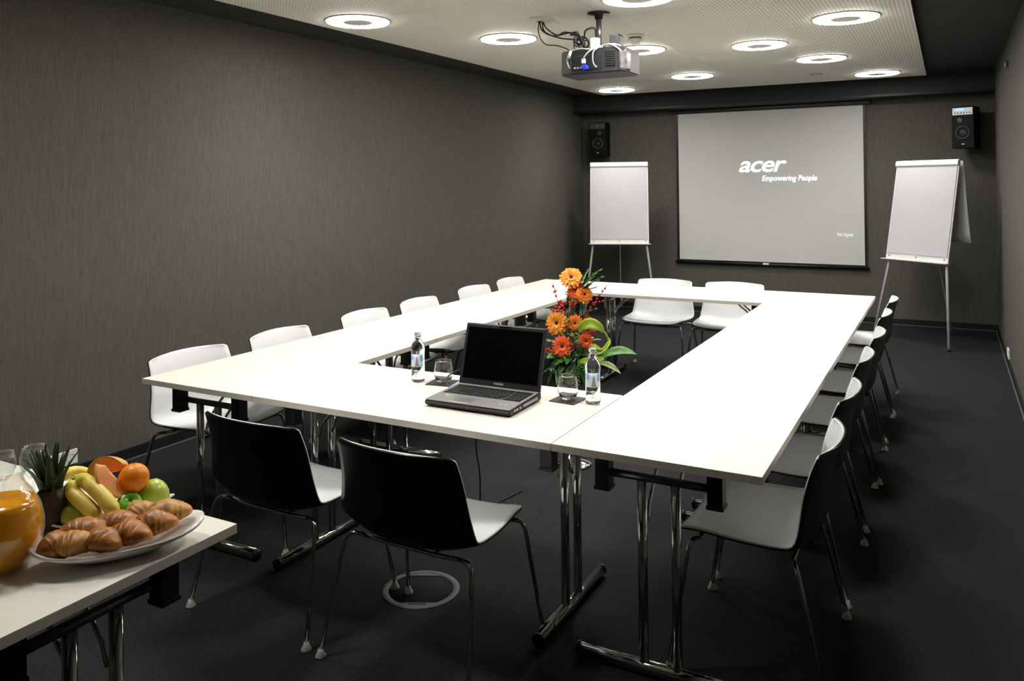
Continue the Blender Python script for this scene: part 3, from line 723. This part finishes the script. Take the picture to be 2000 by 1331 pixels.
# ------------------------------------------------------------------ flower arrangement on a pedestal
FX, FY = 1.36, 1.80
t = thing('flower_arrangement', 'tall bouquet of orange gerberas and green leaves on a chrome pedestal inside the table ring', 'flower arrangement', (FX, FY, 0))
obj('pedestal_base', lathe(NB(), [(0, 0), (.118, 0), (.122, .006), (.118, .014), (.09, .022), (.05, .034), (.022, .06), (0, .06)], 48), 'chrome', t)
obj('pedestal_pole', tube(NB(), [(0, 0, .05), (0, 0, .45)], .016, 16), 'chrome', t)
obj('bowl', lathe(NB(), [(0, .44), (.05, .445), (.10, .48), (.125, .54), (.118, .545), (.09, .50), (0, .47)], 36), 'black_plastic', t)
obj('floral_foam', lathe(NB(), [(0, .49), (.09, .50), (.095, .56), (.06, .60), (0, .61)], 24), 'leaf_dark', t)
def petal_mesh(Lp, wp, droop):
    bm = NB(); n = 4; A = []
    for i in range(n+1):
        s = i/n; wd = wp*(.35+.65*math.sin(min(1, s*1.25)*PI/2))*(1 if s < .85 else .62)
        z = .25*Lp*s-droop*Lp*s*s
        A.append([bm.verts.new((Lp*s, k*wd/2, z+(abs(k)*.10*wd))) for k in (-1, 0, 1)])
    for i in range(n):
        for k in range(2): bm.faces.new((A[i][k], A[i+1][k], A[i+1][k+1], A[i][k+1])).smooth = True
    return bm
def orient(d): return Vector(d).to_track_quat('Z', 'Y').to_matrix().to_4x4()
def gerbera(pos, R, d, m, n=19):
    bm = NB()
    for layer, (rr, up, cnt) in enumerate(((1, .30, n), (.82, .52, n-3), (.5, .8, 12))):
        for k in range(cnt):
            pm = petal_mesh(R*rr*random.uniform(.92, 1.05), R*.30*(1 if layer < 2 else .6), .30+random.uniform(-.08, .12))
            mt = Matrix.Rotation(2*PI*(k+.5*layer)/cnt+random.uniform(-.05, .05), 4, 'Z') @ Matrix.Translation((R*.10, 0, layer*.0025)) @ Matrix.Rotation(-(up-.25), 4, 'Y')
            bmesh.ops.transform(pm, matrix=mt, verts=list(pm.verts))
            tmp = bpy.data.meshes.new('q'); pm.to_mesh(tmp); pm.free(); bm.from_mesh(tmp); bpy.data.meshes.remove(tmp)
    fl = obj('gerbera_flower', bm, m, t); fl.matrix_local = Matrix.Translation(pos) @ orient(d)
    obj('flower_eye', lathe(NB(), [(0, .012), (R*.16, .010), (R*.24, .004), (R*.20, -.004), (0, -.004)], 16), 'flower_eye', fl)
    p = Vector(pos); dv = Vector(d).normalized()
    obj('stem', tube(NB(), bez([p, p-dv*.03, Vector((pos[0]*.6, pos[1]*.6, pos[2]-.15 if pos[2] > .75 else .58)), Vector((pos[0]*.2, pos[1]*.2, .56))], 5), .0035, 6), 'leaf_green', t)
# flower positions are local to the pedestal
for pos, R, d, m in (((.005, .02, 1.075), .064, (.30, -.75, .62), 'petal_amber'), ((.035, .02, 1.000), .050, (.1, -.8, .25), 'petal_red'), ((.095, .0, .985), .048, (.55, -.6, .35), 'petal_orange'),
                     ((-.055, -.05, .818), .066, (-.05, -1, .25), 'petal_amber'), ((.048, -.03, .822), .044, (.35, -1, .25), 'petal_orange'), ((.125, -.05, .730), .042, (.4, -1, .2), 'petal_red'),
                     ((-.005, -.09, .695), .058, (.2, -1, .35), 'petal_red'), ((.115, .0, .778), .042, (.3, -.7, .6), 'petal_wine'), ((-.02, .12, .95), .05, (-.5, .6, .5), 'petal_orange'), ((.06, .13, .80), .055, (.5, .8, .3), 'petal_amber')):
    gerbera(pos, R, d, m)
def leaf(name, base, tip, wd, m, sag=.03, roll=0, n=8):
    base, tip = Vector(base), Vector(tip); d = tip-base; side = d.cross(Vector((0, 0, 1)))
    side = (side.normalized() if side.length > 1e-4 else Vector((1, 0, 0))); side = Matrix.Rotation(roll, 3, d.normalized()) @ side
    nrm = side.cross(d.normalized())
    def fn(u, v):
        s = v; wv_ = wd*math.sin(PI*min(1, s*.96+.04))**.8
        c = base+d*s+Vector((0, 0, 1))*sag*4*s*(1-s)
        return c+side*(u-.5)*wv_+nrm*(abs(u-.5)*wv_*.35)
    return obj(name, solidgrid(NB(), fn, 4, n, .0008), m, t)
def fern(base, tip, m, npair=9, ll=.045):
    base, tip = Vector(base), Vector(tip); d = tip-base; bm = NB()
    side = d.cross(Vector((0, 0, 1))); side = side.normalized() if side.length > 1e-4 else Vector((1, 0, 0))
    P = lambda s: base+d*s+Vector((0, 0, .12*d.length*4*s*(1-s)))
    tube(bm, [P(k/6) for k in range(7)], .0014, 5)
    for k in range(npair):
        s = .2+.8*k/npair; Lq = ll*(1-.55*s)*random.uniform(.85, 1.15)
        for sg in (-1, 1):
            a = P(s); q = (side*sg+d.normalized()*.75+Vector((0, 0, random.uniform(-.25, .25)))).normalized()
            w2 = q.cross(Vector((0, 0, 1))).normalized()*Lq*.17
            vs = [bm.verts.new(x) for x in (a, a+q*Lq*.45+w2, a+q*Lq, a+q*Lq*.45-w2)]
            bm.faces.new(vs)
    return obj('fern_frond', bm, m, t)
# broad lime leaves, looped, on the right
def loopleaf(pts, wd, m):
    P = bez(pts, 6); n = len(P)-1
    def fn(u, v):
        i = min(n, int(round(v*n))); dv = (P[min(i+1, n)]-P[max(i-1, 0)]).normalized()
        s = dv.cross(Vector((.25, -1, .35)).normalized()).normalized(); ww = wd*math.sin(PI*(.06+.92*v))**.7
        return P[i]+s*(u-.5)*ww+Vector((0, -1, 0))*abs(u-.5)*ww*.3
    return obj('leaf', solidgrid(NB(), fn, 4, n, .0008), m, t)
loopleaf([(.075, -.04, .775), (.11, -.06, .815), (.16, -.06, .835), (.205, -.05, .815), (.225, -.04, .785)], .062, 'leaf_lime')
loopleaf([(.20, -.05, .815), (.235, -.04, .785), (.25, -.03, .745), (.24, -.02, .71)], .012, 'leaf_lime')
loopleaf([(.13, -.04, .655), (.18, -.06, .665), (.23, -.05, .69), (.255, -.03, .73), (.24, -.01, .755)], .026, 'leaf_lime')
loopleaf([(.09, -.07, .615), (.16, -.09, .632), (.25, -.09, .650)], .038, 'leaf_lime')
loopleaf([(.13, -.05, .70), (.18, -.06, .705), (.225, -.06, .69)], .024, 'leaf_lime')
leaf('leaf', (.18, -.02, .62), (.40, .02, .665), .075, 'leaf_green', .03, .5)
leaf('leaf', (.16, -.03, .60), (.33, -.05, .565), .05, 'leaf_pale', .02, .3)
for a in (.2, .55, .9, 1.3): leaf('leaf', (.10, -.02, .66+.05*a), (.20+.03*math.cos(a*5), -.05, .70+.06*math.sin(a*4)), .03, 'leaf_pale', .02, a)
rl = random.Random(11)
for k in range(26):
    a = rl.uniform(0, 2*PI) if k > 14 else rl.uniform(-2.9, -.2); R0 = rl.uniform(.03, .08); R1 = rl.uniform(.11, .19)
    z0 = rl.uniform(.54, .62); z1 = rl.uniform(.46, .68)
    leaf('leaf', (R0*math.cos(a), R0*math.sin(a), z0), (R1*math.cos(a), R1*math.sin(a), z1), rl.uniform(.035, .06), rl.choice(['leaf_dark', 'leaf_dark', 'leaf_green']), .03, rl.uniform(-.5, .5))
for k in range(20):
    a = rl.uniform(0, 2*PI); R0 = rl.uniform(.0, .03); R1 = rl.uniform(.07, .12); z0 = rl.uniform(.60, .84)
    leaf('leaf', (R0*math.cos(a), R0*math.sin(a), z0), (R1*math.cos(a), R1*math.sin(a), z0+rl.uniform(.0, .09)), rl.uniform(.025, .045), rl.choice(['leaf_dark', 'leaf_green', 'leaf_pale']), .02, rl.uniform(-.6, .6))
for base, tip, m in (((.03, -.03, .58), (-.10, -.14, .55), 'leaf_green'), ((.04, -.06, .60), (.05, -.17, .50), 'leaf_green'), ((.05, -.05, .60), (.11, -.16, .50), 'leaf_green'), ((0, -.05, .62), (-.02, -.18, .60), 'leaf_green'),
                     ((.08, -.03, .60), (.17, -.12, .55), 'leaf_green'), ((-.03, -.03, .60), (-.15, -.08, .62), 'leaf_green'), ((.05, .03, 1.0), (.19, .02, 1.125), 'leaf_green'), ((.06, .03, 1.0), (.165, .05, 1.06), 'leaf_green'),
                     ((.05, .03, .98), (.15, .0, 1.09), 'leaf_green'), ((0, .05, .6), (-.06, .18, .6), 'leaf_green'), ((.05, .06, .6), (.12, .17, .57), 'leaf_green'), ((.02, .02, .80), (.16, .03, .90), 'leaf_dark'), ((.0, .0, .78), (-.10, -.02, .74), 'leaf_pale'),
                     ((.03, -.05, .66), (.09, -.12, .74), 'leaf_pale'), ((-.02, -.04, .66), (-.10, -.1, .72), 'leaf_pale')):
    fern(base, tip, m, 10, .055)
for base, tip in (((.04, .03, .99), (.12, .03, 1.14)), ((.05, .03, .97), (.20, .04, 1.085)), ((.04, .04, .95), (.15, .06, 1.02)), ((.05, .02, .96), (.13, .0, 1.04)), ((.0, .04, .90), (-.04, .05, .99))): fern(base, tip, 'leaf_green', 10, .05)
for k in range(22):
    a = rl.uniform(-2.8, -.3); R1 = rl.uniform(.06, .12); z0 = rl.uniform(.60, .80)
    fern((R1*.4*math.cos(a)+.02, R1*.3*math.sin(a), z0), (R1*math.cos(a)+.02, R1*math.sin(a)*.8, z0+rl.uniform(-.04, .06)), rl.choice(['leaf_dark', 'leaf_green', 'leaf_pale']), 6, .05)
def sprig(pts, nb, spread=.012):
    P = bez(pts, 5); bm = NB(); tube(bm, P, .0016, 5); o = obj('berry_sprig', bm, 'twig', t)
    bm = NB()
    for k in range(nb):
        c = P[int((.45+.55*k/nb)*(len(P)-1))]+Vector([random.uniform(-1, 1)*spread for _ in range(3)])
        lathe(bm, [(0, -.007), (.005, -.005), (.007, 0), (.005, .005), (0, .007)], 8, c)
    obj('berries', bm, 'berry_red', o)
sprig([(0, 0, .75), (-.05, -.02, .90), (-.10, -.01, 1.04)], 9, .008)
sprig([(.02, .0, .75), (-.01, -.03, .90), (-.03, -.04, .925)], 14, .025); sprig([(.02, .0, .75), (.03, -.03, .91), (.045, -.04, .94)], 12, .02)
sprig([(.03, 0, .78), (-.05, -.03, .88), (-.10, -.04, .895)], 10, .014); sprig([(.05, .0, .8), (.12, .02, .91), (.21, .03, .955)], 8, .008)
sprig([(.05, .0, .8), (.14, .03, .93), (.22, .04, 1.04)], 6, .006); sprig([(-.02, -.03, .6), (-.07, -.09, .65), (-.11, -.11, .67)], 14, .018)

# ------------------------------------------------------------------ buffet: plates, fruit, croissants, juice, glasses
ZB = .7405
# boat-shaped platter
PC = Vector((1.525, -1.205, ZB)); PA = math.radians(58)
t = thing('croissant_platter', 'long boat-shaped white platter holding the croissants', 'platter', PC, PA)
def plat(u, v):
    # u around, v from centre to rim
    a = 2*PI*u; tip = abs(math.cos(a))
    rx = .192*v; ry = .102*v
    x = math.copysign(abs(math.cos(a))**.85, math.cos(a))*rx; y = math.copysign(abs(math.sin(a))**1.05, math.sin(a))*ry
    z = .004+.036*max(0, (v-.40)/.60)**1.3+.012*tip**4*v**3
    return Vector((x, y, z))
bm = NB(); nu, nv = 56, 10
top = [[bm.verts.new(plat(i/nu, max(j/nv, .001))+Vector((0, 0, .004))) for i in range(nu)] for j in range(nv+1)]
bot = [[bm.verts.new(Vector((plat(i/nu, max(j/nv, .001)).x*1.0, plat(i/nu, max(j/nv, .001)).y, plat(i/nu, max(j/nv, .001)).z-.004))) for i in range(nu)] for j in range(nv+1)]
for G, flip in ((top, 0), (bot, 1)):
    for j in range(nv):
        for i in range(nu):
            f = (G[j][i], G[j][(i+1) % nu], G[j+1][(i+1) % nu], G[j+1][i]); bm.faces.new(f[::-1] if flip else f).smooth = True
for i in range(nu): bm.faces.new((top[nv][i], top[nv][(i+1) % nu], bot[nv][(i+1) % nu], bot[nv][i])).smooth = True
obj('dish', bm, 'porcelain', t)
# croissants
def croissant_mesh(seed, Lc, bend):
    rr = random.Random(seed); bm = NB(); ns, nr = 46, 18; rings = []
    R = Lc/(2*math.sin(bend)) if bend > .05 else 10
    for i in range(ns+1):
        s = i/ns*2-1; a = s*bend
        c = Vector((R*math.sin(a), R*math.cos(a)-R, 0)); tn = Vector((math.cos(a), -math.sin(a), 0)); sd = Vector((math.sin(a), math.cos(a), 0))
        q = 3.6*abs(s); ph = q-math.floor(q)
        body = .034*(1-abs(s)**1.9)**.62+.003
        rad = body*(1+.055*(1-ph)**2-.03)
        ring = []
        for k in range(nr):
            b = 2*PI*k/nr; wob = 1+.05*math.sin(2*b+seed+s*5)+.03*math.sin(5*b-seed+s*9)+rr.uniform(-.015, .015)
            zz = math.sin(b); zz = zz*.92 if zz > 0 else zz*.55
            ring.append(bm.verts.new(c+sd*math.cos(b+.25*s)*rad*1.12*wob+Vector((0, 0, 1))*(zz*rad*wob+body*.0)))
        rings.append(ring)
    for a, b in zip(rings[:-1], rings[1:]):
        for k in range(nr): bm.faces.new((a[k], a[(k+1) % nr], b[(k+1) % nr], b[k])).smooth = True
    bm.faces.new(rings[0][::-1]); bm.faces.new(rings[-1])
    return bm
for i, (x, y, z, rz, tx, Lc, bend, m, lab) in enumerate((
        (1.463, -1.318, .792, 1.25, .25, .100, .5, 'croissant_crust', 'dark croissant at the jug end of the platter, partly behind another'),
        (1.512, -1.308, .800, .70, -.1, .090, .45, 'croissant_pale', 'small pale croissant at the near left end of the platter'),
        (1.475, -1.255, .806, .75, .2, .122, .5, 'croissant_crust', 'large rounded croissant at the back left of the platter'),
        (1.556, -1.262, .800, .15, -.15, .108, .4, 'croissant_crust', 'croissant in the middle of the near rim of the platter'),
        (1.510, -1.185, .806, .55, .1, .130, .45, 'croissant_crust', 'long croissant lying in the middle of the back row'),
        (1.584, -1.203, .801, .55, -.1, .108, .5, 'croissant_crust', 'humped croissant right of centre on the near rim'),
        (1.592, -1.130, .804, .95, 0, .112, .5, 'croissant_crust', 'dark brown croissant at the right end of the platter'),
        (1.580, -1.080, .812, 1.15, .15, .125, .5, 'croissant_pale', 'pale golden croissant at the far right tip of the platter'),
        (1.515, -1.110, .808, 1.5, .3, .095, .45, 'croissant_pale', 'small pale croissant leaning by the green apple at the back'))):
    o = obj('croissant', croissant_mesh(i*7+1, Lc*.95, bend), m); o.location = (1.520+(x-1.525)*.90, -1.222+(y+1.21)*.87, z-.006); o.rotation_euler = (tx, 0, rz)
    tag(o, lab, 'croissant', 'croissants on the platter')
# square fruit plate
t = thing('fruit_plate', 'square white plate under the fruit at the far edge of the buffet table', 'plate', (1.285, -1.100, ZB), math.radians(8))
def sq(u, v):
    x, y = (u-.5)*.285, (v-.5)*.255; e = max(abs(u-.5), abs(v-.5))*2; c = abs(u-.5)*abs(v-.5)*4
    return (x, y, .006+.020*max(0, (e-.62)/.38)**1.6+.006*c**3)
obj('dish', solidgrid(NB(), sq, 22, 22, .005), 'porcelain', t)
obj('foot_ring', box(NB(), (0, 0, .003), (.15, .13, .006), .002), 'porcelain', t)
# fruit
def applemesh(R, h):
    P = [(0, h*.38), (R*.10, h*.40), (R*.28, h*.47), (R*.52, h*.50), (R*.80, h*.40), (R*.97, h*.18), (R, 0), (R*.94, -h*.20), (R*.78, -h*.38), (R*.52, -h*.49), (R*.25, -h*.49), (R*.08, -h*.44), (0, -h*.43)]
    return lathe(NB(), P[::-1], 32, fn=lambda p, a, r, z: Vector((p.x*(1+.02*math.cos(5*a)*(z < 0)), p.y*(1+.02*math.cos(5*a)*(z < 0)), z)))
def apple(label, loc, R, m, tilt):
    t = thing('apple', label, 'apple', loc); t.rotation_euler = tilt
    obj('flesh', applemesh(R, R*1.82), m, t); obj('stalk', tube(NB(), bez([(0, 0, R*.68), (.001, .001, R*.85), (.005, .002, R*1.08)], 4), .0016, 6), 'fruit_stem', t)
apple('large yellow-green apple at the right corner of the fruit plate', (1.395, -1.012, .7895), .0405, 'apple_yellow', (.4, -.5, 0))
apple('small bright green apple in front of the melon slice', (1.398, -1.088, .786), .0345, 'apple_green', (.3, .5, 0))
t = thing('orange', 'whole orange on top of the fruit beside the melon slice', 'orange', (1.378, -1.058, .849))
obj('peel', lathe(NB(), [(0, -.0375)]+[(.0385*math.cos(a), .0375*math.sin(a)) for a in [math.radians(q) for q in range(-80, 81, 10)]]+[(0, .0368)], 36), 'orange_peel', t)
obj('stem_scar', lathe(NB(), [(0, .0375), (.003, .0375), (.004, .0366), (0, .036)], 10), 'fruit_stem', t)
t = thing('peach', 'reddish fruit peeping out between the orange and the large apple', 'peach', (1.372, -1.030, .788)); obj('skin', lathe(NB(), [(0, -.034)]+[(.035*math.cos(a), .034*math.sin(a)) for a in [math.radians(q) for q in range(-75, 76, 15)]]+[(0, .030)], 28), 'melon_flesh', t); obj('stem_scar', lathe(NB(), [(0, .031), (.003, .031), (.004, .030), (0, .029)], 8), 'fruit_stem', t)
def banana(label, pts, R):
    t = thing('banana', label, 'banana', pts[0], group='bananas on the fruit plate')
    o0 = Vector(pts[0]); P = [p-o0 for p in bez(pts, 8)]; n = len(P)
    rad = [R*min(1, .42+3.2*i/(n-1), .30+4.6*(n-1-i)/(n-1)) for i in range(n)]
    obj('skin', tube(NB(), P, rad, 12), 'banana_skin', t)
    obj('stem', tube(NB(), [P[0]-(P[1]-P[0]).normalized()*.014, P[0]], [.0045, R*.42], 8), 'banana_skin', t)
    obj('blossom_tip', tube(NB(), [P[-1]-(P[-1]-P[-2]).normalized()*.001, P[-1]+(P[-1]-P[-2]).normalized()*.005], [R*.30, R*.2], 8), 'banana_tip', t)
banana('upper banana resting across the front of the fruit', [(1.258, -1.137, .856), (1.322, -1.148, .853), (1.390, -1.152, .828), (1.440, -1.152, .792)], .019)
banana('lower banana beside the upper one, over the green mango', [(1.256, -1.156, .846), (1.296, -1.175, .834), (1.350, -1.176, .812), (1.400, -1.170, .784)], .0185)
banana('banana mostly hidden behind the pineapple leaves', [(1.212, -1.160, .850), (1.205, -1.125, .856), (1.210, -1.090, .845), (1.225, -1.060, .815)], .0155)
t = thing('mango', 'dull green mango in shadow under the bananas', 'mango', (1.318, -1.178, .7795)); t.rotation_euler = (0, .2, .5)
obj('skin', lathe(NB(), [(0, -.034)]+[(.036*math.cos(a), .034*math.sin(a)) for a in [math.radians(q) for q in range(-80, 81, 10)]]+[(0, .033)], 28, fn=lambda p, a, r, z: Vector((p.x*1.18, p.y*.95, p.z))), 'mango_green', t)
obj('stalk', tube(NB(), [(0, 0, .032), (.002, 0, .038)], .002, 6), 'fruit_stem', t)
def melon(label, loc, R, ang, rot, th0=.044):
    t = thing('melon_slice', label, 'melon slice', loc, group='melon slices on the fruit plate'); 
    if rot: t.rotation_euler = rot
    else:
        nz = Vector((.80, -.55, .25)).normalized(); rr_ = Vector((.879, .477, 0)); ny = (-rr_*.75-Vector((0, 0, 1))*.66); ny = (ny-nz*ny.dot(nz)).normalized(); nx = ny.cross(nz)
        t.matrix_world = Matrix.Translation(loc) @ Matrix((nx, ny, nz)).transposed().to_4x4()
    n, m_ = 20, 8; r0 = R-th0
    def flesh(u, v):
        a = -ang+2*ang*u; taper = math.sin(PI*(.03+.94*u))**.55; rr = r0+(R-.004-r0)*v; wq = .030*taper*(.12+.88*v)
        rc = r0+(R-r0)*(1-taper)*.6; rr = rc+(R-.004-rc)*v
        return rr*math.sin(a), rr*math.cos(a)-R*.6, wq
    bm = NB(); A = [[bm.verts.new((lambda q: (q[0], q[1], q[2]))(flesh(i/n, j/m_))) for j in range(m_+1)] for i in range(n+1)]; B = [[bm.verts.new((lambda q: (q[0], q[1], -q[2]))(flesh(i/n, j/m_))) for j in range(m_+1)] for i in range(n+1)]
    for i in range(n):
        for j in range(m_):
            bm.faces.new((A[i][j], A[i+1][j], A[i+1][j+1], A[i][j+1])).smooth = True; bm.faces.new((B[i][j], B[i][j+1], B[i+1][j+1], B[i+1][j])).smooth = True
        bm.faces.new((A[i][0], B[i][0], B[i+1][0], A[i+1][0])).smooth = True
        bm.faces.new((A[i][m_], A[i+1][m_], B[i+1][m_], B[i][m_]))
    for i in (0, n):
        for j in range(m_):
            f = (A[i][j], A[i][j+1], B[i][j+1], B[i][j]); bm.faces.new(f)
    obj('flesh', bm, 'melon_flesh', t)
    def rind(u, v):
        a = -ang*1.01+2*ang*1.01*u; taper = math.sin(PI*(.03+.94*u))**.55; wq = .031*taper*(2*v-1)
        return ((R-.002*abs(2*v-1))*math.sin(a), (R-.004*abs(2*v-1)**2)*math.cos(a)-R*.6, wq)
    obj('rind', solidgrid(NB(), rind, 24, 8, .003), 'melon_rind', t)
melon('orange melon slice standing at the top of the fruit beside the orange', (1.358, -1.108, .852), .078, .95, None)
melon('yellowish melon slice behind the bananas and the orange melon slice', (1.292, -1.075, .868), .066, 1.1, (math.radians(60), math.radians(-20), math.radians(20)))
# pineapple
t = thing('pineapple', 'dark pineapple with spiky green crown behind the juice jug', 'pineapple', (1.258, -1.205, ZB+.008)); t.rotation_euler = (0, math.radians(-4), 0)
def pin(p, a, r, z):
    k = 1+.055*max(0, math.sin(8*a+z*110))*max(0, math.sin(8*a-z*110))*2; return Vector((p.x*k, p.y*k, z))
obj('fruit_body', lathe(NB(), [(0, 0), (.030, .001)]+[(.047*math.sin(PI*(.18+.66*s))**.7, .004+.096*s) for s in [k/26 for k in range(27)]]+[(.02, .102), (0, .102)], 64, fn=pin), 'pineapple_skin', t)
rp = random.Random(5)
for k in range(22):
    a = k*2.4; lv = k/22; z0 = .094+.030*lv; Lq = (.050+.065*math.sin(PI*(.25+.6*lv)))*rp.uniform(.85, 1.1); outw = .055*(1-lv)+.012; wv = .030*(1.1-.5*lv)
    def fn(u, v, a=a, z0=z0, Lq=Lq, outw=outw, wv=wv, lv=lv):
        r = .010*(1-lv)+.006+outw*v**1.4; z = z0+Lq*v-outw*.35*v*v; ww = wv*(1-v)**.6*(1 if v > .1 else .8)
        sd = Vector((-math.sin(a), math.cos(a), 0)); rd = Vector((math.cos(a), math.sin(a), 0))
        return rd*(r-abs(u-.5)*ww*-.5)+sd*(u-.5)*ww+Vector((0, 0, z))
    obj('crown_leaf', solidgrid(NB(), fn, 4, 7, .0009), 'pineapple_leaf', t)
# jug of juice
t = thing('juice_jug', 'round glass jug of orange juice at the left edge of the photo', 'jug', (1.345, -1.388, ZB)); t.scale = (.92, .92, .90)
JP = [(.050, 0), (.062, .004), (.078, .020), (.094, .052), (.1015, .090), (.1010, .118), (.093, .155), (.076, .188), (.060, .210), (.053, .228), (.056, .243), (.072, .258)]
def spout(p, a, r, z):
    if z > .225: k = 1+.22*(z-.225)/.033*max(0, math.cos(a-.3))**6; return Vector((p.x*k, p.y*k, p.z))
    return p
inner = [(max(0, r-.0035), z+(.004 if i == 0 else .001)) for i, (r, z) in enumerate(JP)]
obj('glass_body', lathe(NB(), [(0, .001)]+JP+[(.0705, .2595)]+inner[::-1]+[(0, .005)], 56, fn=spout), 'thin_glass', t)
jz = .170
jp = [(r-.0040, z+.0014) for r, z in JP if z+.0014 < jz]
obj('juice', lathe(NB(), [(0, .0062)]+[(jp[0][0]-.002, .0062)]+jp[1:]+[(.0815, jz), (0, jz)], 56), 'juice', t)
obj('handle', tube(NB(), bez([(-.052, -.0, .235), (-.10, 0, .235), (-.135, 0, .19), (-.13, 0, .13), (-.098, 0, .10)], 6), .008, 10), 'glass', t)
def wineglass(label, loc, s):
    t = thing('wine_glass', label, 'glass', loc, 0, 'stemmed glasses behind the jug')
    P = [(0, 0), (.030, 0), (.031, .002), (.006, .006), (.004, .02), (.0045, .045), (.014, .055), (.030, .075), (.0375, .098), (.037, .118), (.031, .150), (.030, .150), (.0358, .118), (.0362, .098), (.029, .077), (.012, .058), (0, .056)]
    obj('bowl_and_stem', lathe(NB(), [(r*s, z*s) for r, z in P], 36), 'thin_glass', t)
wineglass('empty stemmed glass behind the jug, beside the pineapple crown', (.975, -1.085, ZB), .95)
wineglass('empty stemmed glass behind the jug at the photo edge', (.905, -1.130, ZB), .85)
